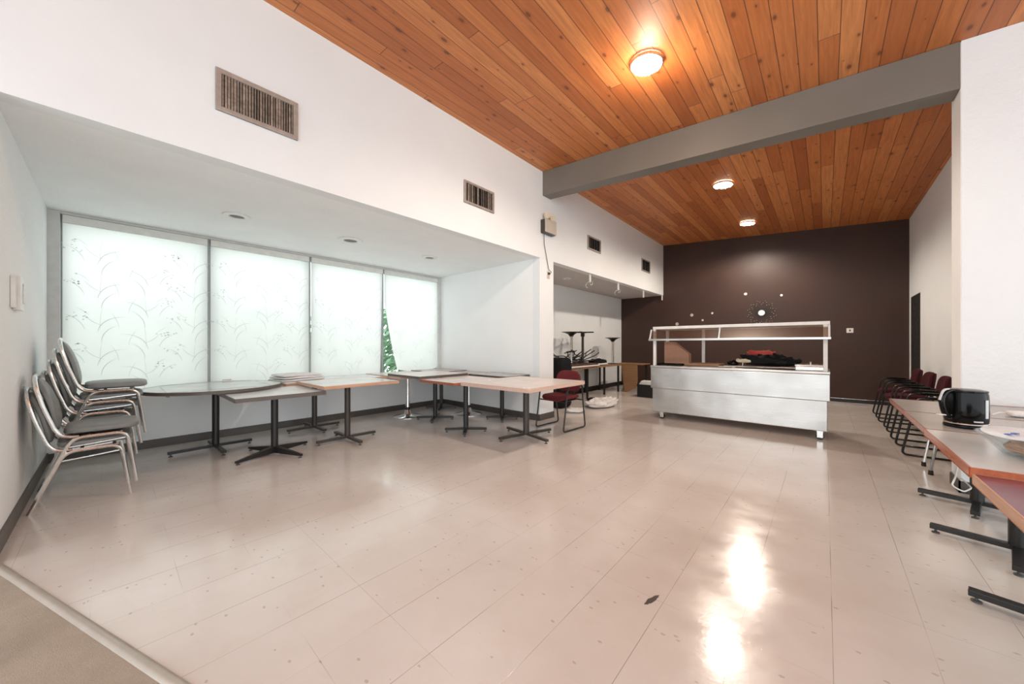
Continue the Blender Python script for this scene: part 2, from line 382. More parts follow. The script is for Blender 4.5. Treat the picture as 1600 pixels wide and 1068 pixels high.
# brown end wall, right wall with doorway, stub wall
b = MB(); b.box(-4.95, YB, 0, XR+.15, YB+.12, 4.3); struct('wall_back', b, 'brown')
b = MB(); b.box(-4.80, YB-.012, 0, XR, YB, .075); struct('baseboard_back', b, 'skirt_black')
b = MB(); b.box(-3.5, YB-.016, .075, XR-.005, YB, .083); struct('trim_4', b, 'silver')
b = MB(); b.box(XR, 5.06, 0, XR+.14, 9.575, 4.0); b.box(XR, 9.576, 2.20, XR+.14, 10.54, 4.0); b.box(XR, 10.54, 0, XR+.14, YB, 4.0)
struct('wall_right', b, 'paint')
b = MB(); b.box(XR+.006, 9.58, 0, XR+.05, 10.535, 2.195); struct('doorway_dark_1', b, 'void')  # near-black slab standing in for the darkness of the open doorway
b = MB(); b.box(XR-.012, 5.3, 0, XR, 9.5, .10); struct('baseboard_right', b, 'skirt_black')
b = MB()
b.prism([(.866, 4.77, 0), (4.5, 4.77, 0), (4.5, 4.77, zc(4.5)-.002), (.866, 4.77, zc(.866)-.002)], (0, .285, 0)); struct('wall_stub', b, 'stub')
b = MB(); b.box(.864, 4.775, 0, .868, 5.05, .001); b.box(.862, 4.772, .0, .8655, 5.053, zc(.866)-.01); struct('trim_5', b, 'paint_cool')
b = MB(); b.box(.85, 4.758, 0, 4.4, 4.77, .10); b.box(.85, 4.758, 0, .861, 5.055, .10); struct('baseboard_stub', b, 'skirt')
# beam
b = MB(); zb = lambda x: zc(x)-.40
b.prism([(XF, 4.77, zb(XF)), (.861, 4.77, zb(.861)), (.861, 4.77, zc(.861)-.002), (XF, 4.77, zc(XF)-.002)], (0, .22, 0)); struct('ceiling_beam', b, 'beam', bevel=.004)

# windows: frame, pane, blinds
WY = [-.37, .864, 2.108, 3.367, 4.615]
XB = XW-.045
for i in range(4):
    y0, y1 = WY[i], WY[i+1]
    e = MB(); x0, x1 = XW-.16, XW-.11
    e.box(x0, y0+.002, .677, x1, y0+.03, HA-.031); e.box(x0, y1-.03, .677, x1, y1-.002, HA-.031); e.box(x0, y0+.03, .677, x1, y1-.03, .72); e.box(x0, y0+.03, HA-.08, x1, y1-.03, HA-.031)
    o = struct('window_%d' % (i+1), e, 'frame_grey')
    q = MB(); q.box(XW-.137, y0+.03, .72, XW-.133, y1-.03, HA-.08); q.build('pane', 'pane', o)
for i in range(1, 4):
    b = MB(); b.box(XW-.109, WY[i]-.011, .677, XW-.055, WY[i]+.011, HA-.031); struct('trim_%d' % (5+i), b, 'frame_grey')

def motif(b, x, y, z, s, flip, rnd):
    # grass-like arcs and a small flower cluster, drawn as hair-thin printed strips
    def arc(y0, z0, a0, bend, L, wd, lean=1):
        n = 9; pts = []; a = a0; py, pz = y0, z0
        for k in range(n+1):
            pts.append((py, pz)); py += math.cos(a)*L/n; pz += math.sin(a)*L/n; a += bend/n
        prev = None
        for k, (py, pz) in enumerate(pts):
            tt = k/n; ww = wd*math.sin(math.pi*min(1, .12+tt*.86))
            aa = a0+bend*tt; ny, nz = -math.sin(aa)*ww, math.cos(aa)*ww
            cur = (b.bm.verts.new((x, py+ny, pz+nz)), b.bm.verts.new((x, py-ny, pz-nz)))
            if prev: b.face([prev[0], prev[1], cur[1], cur[0]])
            prev = cur
    f = -1 if flip else 1
    def A(dy, dz, ang, bend, L, wd): arc(y+f*dy*s, z+dz*s, ang if not flip else math.pi-ang, f*bend, L*s, wd*s)
    A(0, 0, R(80), R(-95), .34, .0034); A(.03, -.12, R(88), R(-70), .26, .0034); A(-.10, .03, R(105), R(60), .24, .0028)
    A(-.10, .20, R(-60), R(45), .20, .0026); A(-.16, .28, R(-30), R(-25), .13, .002); A(.17, .05, R(95), R(35), .22, .002); A(.02, .02, R(92), R(-14), .30, .0012)
    for k in range(11):
        a = rnd.uniform(0, 6.28); rr = rnd.uniform(.01, .075)
        cy, cz = y+f*(-.17+math.cos(a)*rr*1.5)*s, z+(.20+math.sin(a)*rr)*s; q = rnd.uniform(.006, .012)*s
        vs = [b.bm.verts.new((x, cy+q*math.cos(2*math.pi*j/6), cz+q*.7*math.sin(2*math.pi*j/6))) for j in range(6)]
        b.face(vs)
blabel = ['translucent white blind printed with grey grasses, leftmost in the window wall', 'translucent printed white blind, second from left above the round table',
          'printed white blind ending beside the narrow green gap to the garden', 'plain looking white blind with wavy lower edge, farthest right next to the alcove corner']
for i in range(4):
    y0, y1 = WY[i]+.016, WY[i+1]-.016
    t0 = thing('roller_blind', blabel[i], 'blind', (XB, (y0+y1)/2, HA-.035), group='roller blinds on the windows')
    yc = (y0+y1)/2; W = (y1-y0)/2; zt = -.075; zb_ = -1.965
    if i == 3: zb_ = -1.93
    b = MB(); n, m = 24, 30; grid = []
    for r in range(m+1):
        tt = r/m; row = []
        for k in range(n+1):
            s = k/n; yy = -W+2*W*s; z = zt+(zb_-zt)*tt
            if i == 2: yy -= .05*tt*s
            if i == 3: yy += (1-s)*.27*max(0, tt-.25)**1.2/.70; z += .05*tt**6*((abs(s-.5)*2)**3)
            xx = .006*math.sin(s*9+i*2)*tt+.004*math.sin(s*23+tt*5)*tt
            row.append(b.bm.verts.new((xx, yy, z)))
        grid.append(row)
    for r in range(m):
        for k in range(n): b.face([grid[r][k], grid[r][k+1], grid[r+1][k+1], grid[r+1][k]])
    b.mi = 1; rnd = random.Random(i)
    if i < 4:
        cols = max(3, int(2*W/.38)); 
        for c_ in range(cols):
            for r_ in range(5):
                yy = -W+(c_+.62)*2*W/cols; zz = zt-.43-r_*.38-(.2 if c_ % 2 else 0)
                if zz > zb_+.05 and zz+.36 < zt: motif(b, .016, yy+(.06 if i == 3 else 0), zz, (.95, .85, .8, .6)[i], c_ % 2, rnd)
    sh = b.build('blind_fabric', ['blind', 'print'], t0, smooth=True)
    b = MB(); b.box(-.02, -W, -.085, .022, W, 0); b.build('valance', mat('cream_valance', (.74, .75, .71), .6) if i == 0 else bpy.data.materials['cream_valance'], t0, bevel=.004)
    b = MB(); b.box(-.006, -W+.02+(.20 if i == 3 else 0), zb_-.016, .006, W-.06, zb_-.002)
    if i < 3: b.build('bottom_rail', 'white_trim', t0)
    else: b.bm.free()

# outside
b = MB(); b.box(-16, -8, -.25, -6.42, 14, -.2); struct('ground_lawn', b, 'grass')
b = MB(); rnd = random.Random(3)
for k in range(12000):
    y = rnd.uniform(-3, 14); z = rnd.uniform(-.15, 2.0+.5*math.sin(y*1.3)+.3*math.sin(y*3.1)); x = -8.7+rnd.uniform(-.6, .6)
    s = rnd.uniform(.10, .20); a = Vector((rnd.uniform(-1,1), rnd.uniform(-1,1), rnd.uniform(-1,1))).normalized(); c = a.orthogonal().normalized(); d = a.cross(c)
    p = Vector((x, y, z)); vs = [b.bm.verts.new(p+c*s), b.bm.verts.new(p+d*s*.4), b.bm.verts.new(p-c*s), b.bm.verts.new(p-d*s*.4)]; b.face(vs)
tag(b.build('hedge', 'leaf'), 'pale green leafy hedge seen through the gap between blinds', 'hedge', kind='stuff')

# ------------------------------------------------------------------ tables
def ring(b, x0, y0, x1, y1, z0, z1, w=.006):
    b.box(x0-w, y0-w, z0, x1+w, y0, z1); b.box(x0-w, y1, z0, x1+w, y1+w, z1); b.box(x0-w, y0, z0, x0, y1, z1); b.box(x1, y0, z0, x1+w, y1, z1)
def cross_base(t, hu, L, rot, m='black', bx=0, by=0, taper=False, col=.036, arms=4, Ls=None):
    b = MB(); h0 = .065
    b.prism([(bx+(col+.0)*math.cos(a+rot), by+col*math.sin(a+rot), h0-.02 if not taper else h0) for a in [2*math.pi*k/16 for k in range(16)]], (0, 0, hu-.012-h0+.02))
    b.build('column', m, t, smooth=True)
    b = MB(); 
    for k in range(2):
        a = rot+k*math.pi/2; d = Vector((math.cos(a), math.sin(a), 0))*.2; c = Vector((bx, by, hu-.006)); b.bar(c-d, c+d, .05, .011)
    b.build('mounting_plate', m, t)
    for k in range(arms):
        a = rot+k*2*math.pi/arms; d = Vector((math.cos(a), math.sin(a), 0)); c = Vector((bx, by, 0)); LL = Ls[k] if Ls else L
        b = MB()
        if taper: b.bar(c+d*.02+Vector((0,0,.06)), c+d*LL+Vector((0,0,.032)), (.05, .028), (.075, .022))
        else: b.bar(c+d*.02+Vector((0,0,.046)), c+d*LL+Vector((0,0,.042)), .045, .030)
        o = b.build('base_arm', m, t, bevel=.003)
        g = MB(); g.lathe(c+d*(LL-.025), [(.019, 0), (.019, .008), (.006, .012), (.006, .03)], 12); g.build('glide', 'glide', o, smooth=True)
def trumpet(t, hu, bx=0, by=0, flip=False, r=.24, mb='chrome', L=None):
    b = MB(); b.lathe((bx, by, 0), [(r, 0), (r, .006), (r*.93, .014), (r*.55, .028), (r*.30, .048), (.055, .09), (.043, .12)], 40); b.build('base_disc', mb, t, smooth=True)
    b = MB(); b.lathe((bx, by, 0), [(.043, .12), (.046, .122), (.046, .165), (.040, .168)], 24); b.build('collar', 'black', t, smooth=True)
    b = MB(); b.lathe((bx, by, 0), [(.040, .168), (.036, .25), (.031, .45), (.030, hu-.012)], 24); b.build('column', 'chrome', t, smooth=True)
    b = MB(); b.lathe((bx, by, 0), [(.13, hu-.011), (.13, hu)], 24); b.build('mounting_plate', 'black', t)
def square_table(name, label, x0, y0, x1, y1, h, top, edge, base, th=.034, group='tables pushed together by the window', **k):
    cx, cy = (x0+x1)/2, (y0+y1)/2; bx, by = k.pop('at', (cx, cy)); trot = k.pop('trot', 0)
    t = thing(name, label, 'table', (bx, by, 0), group=group)
    a, c = x0-bx, y0-by; d, e = x1-bx, y1-by
    b = MB(); b.box(a, c, h-th, d, e, h); o = b.build('tabletop', top, t)
    b = MB(); ring(b, a, c, d, e, h-th-.002, h+.0015); r = b.build('edge_band', edge, t, bevel=.002)
    if trot:
        for q in (o, r): q.rotation_euler = (0, 0, trot)
    if base == 'trumpet': trumpet(t, h-th)
    else: cross_base(t, h-th, **k)
    return t

# 1: round drop-leaf table
t = thing('round_drop_leaf_table', 'large round grey drop-leaf table with dark rim, beside the stacked silver chairs', 'table', (-5.50, .83, 0), group='tables pushed together by the window')
cx, r0, h = .04, .65, .765
b = MB(); n = 72; sq = .46
half = [(cx+r0*math.cos(2*math.pi*k/n), r0*math.sin(2*math.pi*k/n)) for k in range(n)]
b.prism([(x*.991+.0004, y*.991, h-.03) for x, y in half], (0, 0, .03)); b.build('tabletop', 'bluegrey_lam', t)
b = MB()
for k in range(n):
    (xa, ya), (xb, yb) = half[k], half[(k+1) % n]; f = .989
    ia, ja, ib, jb = cx+(xa-cx)*f, ya*f, cx+(xb-cx)*f, yb*f
    q = [b.bm.verts.new(p) for p in ((xa,ya,h-.034),(xb,yb,h-.034),(xb,yb,h+.0015),(xa,ya,h+.0015),(ia,ja,h-.034),(ib,jb,h-.034),(ib,jb,h+.0015),(ia,ja,h+.0015))]
    for f_ in ((0,1,2,3),(4,7,6,5),(0,4,5,1),(3,2,6,7)): b.face([q[i] for i in f_])
b.build('edge_band', 'edge_dark', t)
b = MB()
for s1 in (-1, 1):
    b.bar((cx-.46, s1*.46, h+.0007), (cx+.46, s1*.46, h+.0007), .004, .0012); b.bar((cx+s1*.46, -.46, h+.0007), (cx+s1*.46, .46, h+.0007), .004, .0012)
b.build('leaf_seam', 'edge_dark', t)
for yy in (-.44, -.2, .2):
    b = MB(); b.box(.10, yy-.012, h-.062, .35, yy+.012, h-.035); b.build('leaf_bracket', 'wood_edge' if yy < -.3 else 'silver', t)
cross_base(t, h-.034, .44, R(92), 'black', Ls=[.36, .30, .42, .40])

square_table('square_table', 'low white-topped square table with dark edge on a tapered four-star black base', -5.18, .80, -4.31, 1.63, .722, 'grey_lam', 'edge_dark', '', L=.42, rot=R(22), m='black', taper=True, at=(-4.737, 1.239), th=.038)
square_table('square_table', 'table with light wood edge against the sill carrying folded white linens', -6.10, 1.52, -5.32, 2.95, .742, 'grey_lam', 'wood_edge', '', L=.36, rot=R(2), m='brownblack', at=(-5.696, 2.0))
square_table('square_table', 'white-topped table with light wood edge on a bronze cross base, third along the front', -5.17, 1.60, -4.27, 2.54, .778, 'grey_lam', 'wood_edge', '', L=.38, rot=R(0), m='brownblack', at=(-4.72, 2.061))
square_table('pedestal_table', 'pale pink-edged table by the blinds on a chrome trumpet pedestal', -6.10, 2.99, -4.99, 3.86, .748, 'pink_lam', 'wood_pink', 'trumpet', at=(-5.5, 3.449))
square_table('square_table', 'pinkish table with dark front edge overlapping the chrome pedestal table', -5.36, 3.00, -4.47, 3.93, .785, 'pink_lam', 'edge_dark', '', L=.31, rot=R(43), m='black', at=(-4.916, 3.607))
square_table('square_table', 'rose-topped table with dark maroon edge in the far alcove corner on a tapered star base', -6.09, 3.90, -5.30, 4.64, .758, 'rose_lam', 'edge_maroon', '', L=.30, rot=R(43), m='brownblack', taper=True, arms=4, at=(-5.70, 4.33))
square_table('pedestal_table', 'pink-topped pedestal table against the side wall of the window alcove', -5.28, 3.96, -4.63, 4.64, .748, 'rose_lam', 'wood_pink', 'trumpet', at=(-4.86, 4.30))
square_table('square_table', 'grey-topped table with thin dark edge behind the big pink table', -4.60, 4.08, -3.72, 4.65, .756, 'darkgrey_lam', 'edge_dark', '', L=.27, rot=R(43), m='black', at=(-4.09, 4.37))
square_table('square_table', 'pale table with reddish wood edge and corner, left of the big pink table', -4.44, 2.99, -3.66, 3.90, .748, 'pink_lam', 'wood_red', '', L=.30, rot=R(45), m='black', at=(-3.891, 3.394))
square_table('square_table', 'big pale pink table with light wood edge, nearest the pier and maroon chair', -3.64, 3.09, -2.49, 4.32, .758, 'pink_lam', 'wood_pink', '', L=.44, rot=R(-13), m='brownblack', at=(-3.058, 3.749), th=.045, col=.042)

# right-hand tables
G = 'tables lined up along the right'
square_table('dining_table', 'farthest grey table of the right-hand row, cherry edge, tucked under the white stub wall', .45, 3.915, 1.31, 4.745, .76, 'taupe_lam', 'wood_red', '', group=G, L=.30, rot=R(-13), at=(.875, 4.40))
square_table('dining_table', 'grey table holding the black kettle, cherry edge, in the right-hand row', .445, 3.06, 1.31, 3.90, .762, 'taupe_lam', 'wood_red', '', group=G, L=.34, rot=R(-13), at=(.86, 3.57))
square_table('dining_table', 'grey table with bright orange cherry edge under the glass bowl', .425, 2.20, 1.31, 3.045, .778, 'bluegrey_lam', 'wood_redor', '', group=G, L=.34, rot=R(-13), at=(.86, 2.72), th=.036)
square_table('dining_table', 'maroon-topped table with light oak edge in the bottom right corner', .43, 1.28, 1.31, 2.19, .755, 'maroon_lam', 'wood_edge', '', group=G, L=.34, rot=R(-13), at=(.88, 1.78), th=.036)

# ------------------------------------------------------------------ banquet chairs
PZ = lambda pts, x: [(x, y, z) for y, z in pts]
def banquet_chair(label):
    t = thing('banquet_chair', label, 'chair', (0, 0, 0), group='stacked silver banquet chairs')
    for s in (-1, 1):
        x = s*.222
        b = MB(); b.tube(fillet(PZ([(.51, .002), (.455, .432), (.165, .428), (0, .002)], x), .07), .0125, 8); b.build('leg_frame', 'silver', t, smooth=True)
        b = MB(); b.tube(fillet(PZ([(.152, .36), (.30, .37), (.465, .385)], x*.96), .02), .007, 6); b.build('side_rail', 'silver', t, smooth=True)
    # back loop
    pts = [(-.20, .20, .432), (-.20, .125, .44), (-.20, .085, .49), (-.20, .03, .67), (-.19, -.005, .82), (-.13, -.018, .905), (0, -.02, .918), (.13, -.018, .905), (.19, -.005, .82), (.20, .03, .67), (.20, .085, .49), (.20, .125, .44), (.20, .20, .432)]
    b = MB(); b.tube(fillet(pts, .05, 4), .0125, 8); b.build('back_frame', 'silver', t, smooth=True)
    b = MB(); b.bar((-.2, .25, .435), (.2, .25, .435), .02, .012); b.bar((-.2, .42, .432), (.2, .42, .432), .02, .012); b.build('cross_rail', 'silver', t)
    def sq(p): p.z += .012*(1-(p.x/.22)**2) if p.z > 0 else 0; return p
    b = MB(); b.pad((0, .325, .478), (.43, .41, .062), .35, .55, 32, 12, sq); b.build('seat', 'vinyl', t, smooth=True)
    # back pad with arched top
    th = math.atan2(-.09, .40)
    rot = Matrix.Rotation(-th*.75, 3, 'X') if False else Matrix.Rotation(.235, 3, 'X')
    def arch(p):
        if p.z > 0: p.x *= 1-.28*(p.z/.2)**2
        p.y += -.02*(p.z/.2)**2+.015
        return p
    b = MB(); b.pad((0, .045, .69), (.355, .04, .41), .5, .5, 28, 14, arch, rot); b.build('backrest', 'vinyl', t, smooth=True)
    return t
def chair_label(st, k):
    return ''
near = ['grey-padded silver chair at the bottom of the near stack of two', 'grey-padded silver chair on top of the near stack of two']
far = ['bottom silver banquet chair of the taller stack by the window', 'second silver chair up in the taller stack by the window', 'middle silver chair of the taller stack by the window', 'silver chair just below the top of the taller stack by the window', 'topmost silver banquet chair of the taller stack, grey seat fully visible']
c0 = banquet_chair(near[0]); c0.location = (-4.60, -.405, 0)
c1 = dup(c0, (-4.60, -.37, .10), (0, 0, 0), near[1])
for k in range(5): dup(c0, (-5.235, -.41+.03*k, .098*k), (0, 0, 0), far[k])

# ------------------------------------------------------------------ sled chairs
def sled_chair(label, group, seatm, backm, loc, rz, arms=True):
    t = thing('sled_base_chair', label, 'chair', loc, rz, group)
    for s in (-1, 1):
        x = s*.255
        loop = [(x, .02, .013), (x, .285, .013), (x, .215, .46), (x, .20, .655), (x, -.16, .655), (x, -.275, .013), (x, .02, .013)]
        b = MB(); b.tube(fillet(loop, [.05, .2, .06, .06, .05]), .0115, 8); b.build('side_frame', 'black', t, smooth=True)
        b = MB(); b.pad((x, .02, .668), (.045, .25, .022), .5, .6, 16, 8); b.build('armrest', 'plastic_black', t, smooth=True)
    b = MB(); b.tube([(-.25, -.18, .425), (.25, -.18, .425)], .010, 8); b.tube([(-.25, .20, .425), (.25, .20, .425)], .010, 8); b.build('cross_rail', 'black', t, smooth=True)
    def sq(p): p.z += .02*(abs(p.x)/.23)**2-.018*max(0, (-p.y-.12)/.12); return p
    b = MB(); b.pad((0, 0, .462), (.47, .45, .075), .45, .6, 32, 12, sq); b.build('seat', seatm, t, smooth=True)
    b = MB(); b.pad((0, 0, .432), (.42, .40, .03), .45, .7, 24, 8); b.build('seat_shell', 'black', t, smooth=True)
    rot = Matrix.Rotation(-.14, 3, 'X')
    def cv(p): p.y -= .10*(p.x/.23)**2*.4; p.x *= 1-.12*(max(0, p.z)/.16); return p
    b = MB(); b.pad((0, .235, .69), (.46, .05, .33), .55, .55, 28, 14, cv, rot); b.build('backrest', seatm, t, smooth=True)
    b = MB(); b.pad((0, .262, .685), (.44, .03, .31), .55, .55, 28, 10, cv, rot); b.build('back_shell', backm, t, smooth=True)
    b = MB()
    for s in (-1, 1): b.bar((s*.07, .20, .425), (s*.07, .275, .62), .03, .01, (0, 1, 0))
    b.build('back_support', 'black', t)
    return t
sled_chair('maroon sled-base chair with black frame pushed against the big pink table', None, 'maroon', 'darkmaroon', (-3.02, 4.53, 0), R(-3))
gl = 'maroon sled chairs in a row along the right wall'
L4 = ['farthest maroon sled chair at the right wall, next to the dark doorway', 'second farthest maroon sled armchair in the row along the right wall', 'third maroon sled armchair from the doorway along the right wall', 'nearest maroon sled armchair behind the right-hand tables']
c0 = sled_chair(L4[0], gl, 'darkmaroon', 'darkmaroon', (.925, 8.93, 0), R(-90))
for k, (y, a) in enumerate(((8.02, -88), (7.12, -91), (6.22, -90))): dup(c0, (.93, y, 0), (0, 0, R(a)), L4[k+1])

# chrome legged side chair beside the stub
t = thing('chrome_leg_chair', 'black-seated chair with chrome legs and black feet beside the stub wall', 'chair', (1.0, 5.40, 0))
for sx in (-1, 1):
    for sy in (-1, 1):
        b = MB(); b.tube(fillet([(sx*.13, sy*.10, .385), (sx*.19, sy*.14, .37), (sx*.235, sy*.165, .03)], .05), .0125, 8); o = b.build('leg', 'chrome', t, smooth=True)
        b = MB(); b.lathe((sx*.235, sy*.165, 0), [(.017, 0), (.019, .004), (.016, .045)], 12); b.build('rubber_foot', 'black', o, smooth=True)
b = MB(); b.pad((0, 0, .435), (.50, .38, .10), .4, .55, 28, 12); b.build('seat', 'blackfabric', t, smooth=True)
b = MB(); b.bar((-.2, 0, .385), (.2, 0, .385), .06, .012); b.build('seat_plate', 'chrome', t)

# ------------------------------------------------------------------ serving counter
X0, X1, Y0, Y1 = -2.25, .05, 6.15, 6.95
t = thing('serving_counter', 'stainless steel buffet counter on casters with a glass sneeze guard', 'counter', (-1.10, 6.55, 0))
ox, oy = -1.10, 6.55; a0, a1, c0_, c1_ = X0-ox, X1-ox, Y0-oy, Y1-oy
b = MB(); b.box(a0+.025, c0_+.02, .12, a1-.025, c1_-.02, .52); b.build('lower_cabinet', 'steel', t, bevel=.006)
b = MB(); b.box(a0, c0_, .52, a1, c1_, .868); b.build('upper_body', 'steel', t, bevel=.006)
b = MB(); b.box(a0-.004, c0_-.006, .870, a1+.004, c1_+.006, .905); b.build('counter_top', 'steel', t, bevel=.006)
for (x, y) in ((a0+.17, c0_+.07), (a1-.10, c0_+.07), (a0+.17, c1_-.09), (a1-.10, c1_-.09)):
    b = MB(); b.box(x-.03, y-.004-.03, .085, x+.03, y-.028, .118); b.box(x-.03, y+.024, .03, x+.03, y+.028, .118); b.box(x-.03, y-.028, .03, x+.03, y-.024, .118); b.box(x-.035, y-.035, .11, x+.035, y+.035, .12)
    o = b.build('caster', 'silver', t)
    b = MB(); b.tube([(x, y-.018, .045), (x, y+.018, .045)], .045, 20); b.build('wheel', 'black', o, smooth=True)
for (x, y) in ((a0+.055, c0_+.05), (a1-.045, c0_+.05), (a0+.055, c1_-.10), (a1-.045, c1_-.10), (a0+.66, c1_-.10)):
    b = MB(); b.box(x-.022, y-.022, .905, x+.022, y+.022, 1.52); b.build('guard_post', 'white_trim', t, bevel=.002)
b = MB(); b.box(a0+.03, c0_+.02, 1.52, a1-.0, c1_-.08, 1.565); b.build('guard_shelf', 'white_trim', t, bevel=.003)
gy = c0_-.02
b = MB(); b.box(a0-.02, gy-.03, 1.325, a1+.01, gy, 1.358); b.build('guard_rail', 'steel', t, bevel=.003)
for xa, xb in ((a0-.005, a0+1.02), (a0+1.06, a1-.005)):
    b = MB(); b.prism([(xa, gy-.018, 1.357), (xa, gy-.012, 1.357), (xa, c0_+.045, 1.519), (xa, c0_+.039, 1.519)], (xb-xa, 0, 0)); b.build('guard_glass', 'guard_glass', t)
for xx in (a0-.01, a0+1.03, a1-.02):
    b = MB(); b.prism([(xx, gy-.025, 1.358), (xx, gy+.0, 1.358), (xx, c0_+.06, 1.519), (xx, c0_+.035, 1.519)], (.022, 0, 0)); b.build('guard_bracket', 'white_trim', t)

CT = .906
# things on the counter
t = thing('magazine_box', 'tan hardboard magazine holder with a sloping top at the left of the counter', 'box', (-1.95, 6.55, CT))
b = MB(); b.prism([(-.17, -.06, .03), (.22, -.06, .03), (.22, -.06, .19), (-.02, -.06, .40), (-.17, -.06, .41)], (0, .012, 0)); b.build('side_panel', 'tan', t)
b = MB(); b.prism([(-.17, .06, .03), (.22, .06, .03), (.22, .06, .19), (-.02, .06, .40), (-.17, .06, .41)], (0, .012, 0)); b.build('side_panel', 'tan', t)
b = MB(); b.box(-.182, -.06, .03, -.17, .072, .41); b.box(-.17, -.048, .03, .22, .06, .042); b.build('spine_panel', 'tan', t)
t = thing('serving_tray', 'flat black tray under the tan magazine holder', 'tray', (-2.0, 6.48, CT)); b = MB(); b.box(-.22, -.16, 0, .20, .22, .008); b.build('tray_base', 'plastic_black', t)
b = MB(); ring(b, -.215, -.155, .195, .215, .008, .026); b.build('rim', 'plastic_black', t)
t = thing('wooden_tray', 'brown wooden tray lying on the counter left of the papers', 'tray', (-1.53, 6.60, CT))
b = MB(); b.box(-.24, -.20, 0, .26, .20, .012); b.build('tray_base', 'wood_dark', t); b = MB(); ring(b, -.235, -.195, .255, .195, .012, .042, .012); b.build('rim', 'wood_brown', t)
pl = ['loose white sheet of paper nearest the wooden tray on the counter', 'loose white sheet of paper left of the black coat', 'loose white sheet of paper in front of the black coat', 'loose white sheet of paper beside the steel chafing tray']
for k, (x, y, a) in enumerate(((-1.15, 6.42, .2), (-.93, 6.50, -.3), (-.62, 6.33, .1), (-.38, 6.36, -.15))):
    b = MB(); g = [[b.bm.verts.new((-.13+.26*i/6, -.10+.20*j/4, .003+.004*abs(math.sin(i*1.3+j+k)))) for i in range(7)] for j in range(5)]
    for j in range(4):
        for i in range(6): b.face([g[j][i], g[j][i+1], g[j+1][i+1], g[j+1][i]])
    o = b.build('paper_sheet', 'paper', smooth=True, loc=(x, y, CT+.001+.006*k)); o.rotation_euler = (0, 0, a)
    s_ = o.modifiers.new('solid', 'SOLIDIFY'); s_.thickness = .002
    tag(o, pl[k], 'paper', 'papers on the serving counter')
def heap(name, m, c, sz, label, cat, seed, amp=.25, e=.9, ez=.75, fine=1.):
    def fn(p):
        q = Vector((p.x/sz[0]*4+seed, p.y/sz[1]*4, p.z/sz[2]*2)); d = noise.noise(q)+.5*noise.noise(q*2.3*fine)
        up = (p.z/sz[2]+.5)
        p.x += d*sz[0]*amp*.3; p.y += d*sz[1]*amp*.3; p.z += abs(d)*sz[2]*amp*2*up
        p.z = max(p.z, -sz[2]*.5+.0)
        return p
    b = MB(); b.pad((0, 0, sz[2]/2), sz, e, ez, 56, 28, fn); o = b.build(name, m, smooth=True, loc=c); tag(o, label, cat); return o
heap('folded_coat', 'blackfabric', (-.62, 6.58, CT+.026), (.66, .34, .13), 'crumpled black coat heaped on the counter', 'clothing', 3, .45)
heap('red_bag', 'red', (-.74, 6.72, CT+.16), (.34, .16, .085), 'red cloth bag lying on the black coat', 'bag', 8, .3)
heap('cream_cloth', 'cream', (-.93, 6.46, CT+.075), (.22, .14, .05), 'small cream cloth at the left end of the black coat', 'cloth', 5, .3)
heap('black_pouch', 'plastic_black', (-1.13, 6.76, CT+.01), (.16, .10, .07), 'small shiny black pouch left of the coat on the counter', 'pouch', 9, .3)
b = MB(); b.tube([(-.05, 0, .003), (-.03, 0, .20), (.035, .0, .09)], .004, 6); tag(b.build('wire_stand', 'silver', loc=(-.95, 6.76, CT+.001)), 'thin bent wire stand sticking up behind the cream cloth', 'wire stand')
t = thing('chafing_tray', 'shallow silver lidded tray at the right end of the counter', 'tray', (-.15, 6.42, CT))
b = MB(); b.box(-.16, -.16, 0, .15, .16, .055); b.build('pan', 'silver', t, bevel=.01)
b = MB(); b.box(-.165, -.165, .056, .155, .165, .075); b.build('lid', 'silver', t, bevel=.008)
b = MB(); b.lathe((0, 0, .075), [(.008, 0), (.006, .02), (.014, .03), (.008, .04)], 12); b.build('knob', 'silver', t, smooth=True)

# ------------------------------------------------------------------ rear alcove clutter
t = thing('folding_table', 'long brown table against the rear alcove wall loaded with upturned furniture', 'table', (-4.45, 7.75, 0))
b = MB(); b.box(-.33, -1.30, .715, .33, 1.42, .75); b.build('tabletop', 'wood_dark', t)
b = MB(); ring(b, -.33, -1.30, .33, 1.42, .705, .752, .008); b.build('edge_band', 'wood_brown', t)
for x in (-.27, .27):
    for y in (-1.2, -.35, .5, 1.3): b = MB(); b.box(x-.02, y-.02, 0, x+.02, y+.02, .714); b.build('leg', 'black', t)
TZ = .754
def upturned(label, x, y, z, h, fl, m='chrome', mb='black', r=.22, sq=False, tilt=0):
    t = thing('upturned_table_base', label, 'table base', (x, y, z), group='upturned table bases in the rear alcove', rot=(tilt, 0, .3))
    b = MB(); b.lathe((0, 0, 0), [(.032, .01), (.030, h-.13), (.040, h-.11)], 20); b.build('column', m, t, smooth=True)
    b = MB(); b.lathe((0, 0, 0), [(.12, 0), (.12, .01)], 20); b.build('mounting_plate', 'black', t)
    b = MB()
    if sq:
        b.bar((-.26, 0, h-.015), (.26, 0, h-.015), .05, .03); b.bar((0, -.26, h-.015), (0, .26, h-.015), .05, .03); b.box(-.04, -.04, h-.11, .04, .04, h)
    else: b.lathe((0, 0, 0), [(.040, h-.11), (.055, h-.08), (.09, h-.05), (r*.7, h-.02), (r, h-.008), (r, h)], 36)
    b.build('base_disc', mb, t, smooth=True)
upturned('upturned chrome column with flared black foot, left of the dark column', -4.40, 7.05, TZ+.075, .73, 0)
upturned('upturned dark square column with black cross foot, middle of the clutter', -4.38, 7.53, TZ+.075, .745, 0, 'brownblack', 'black', sq=True)
upturned('upturned chrome column with flared foot at the far end, against the brown wall', -4.32, 9.02, TZ+.001, .70, 0, r=.2)
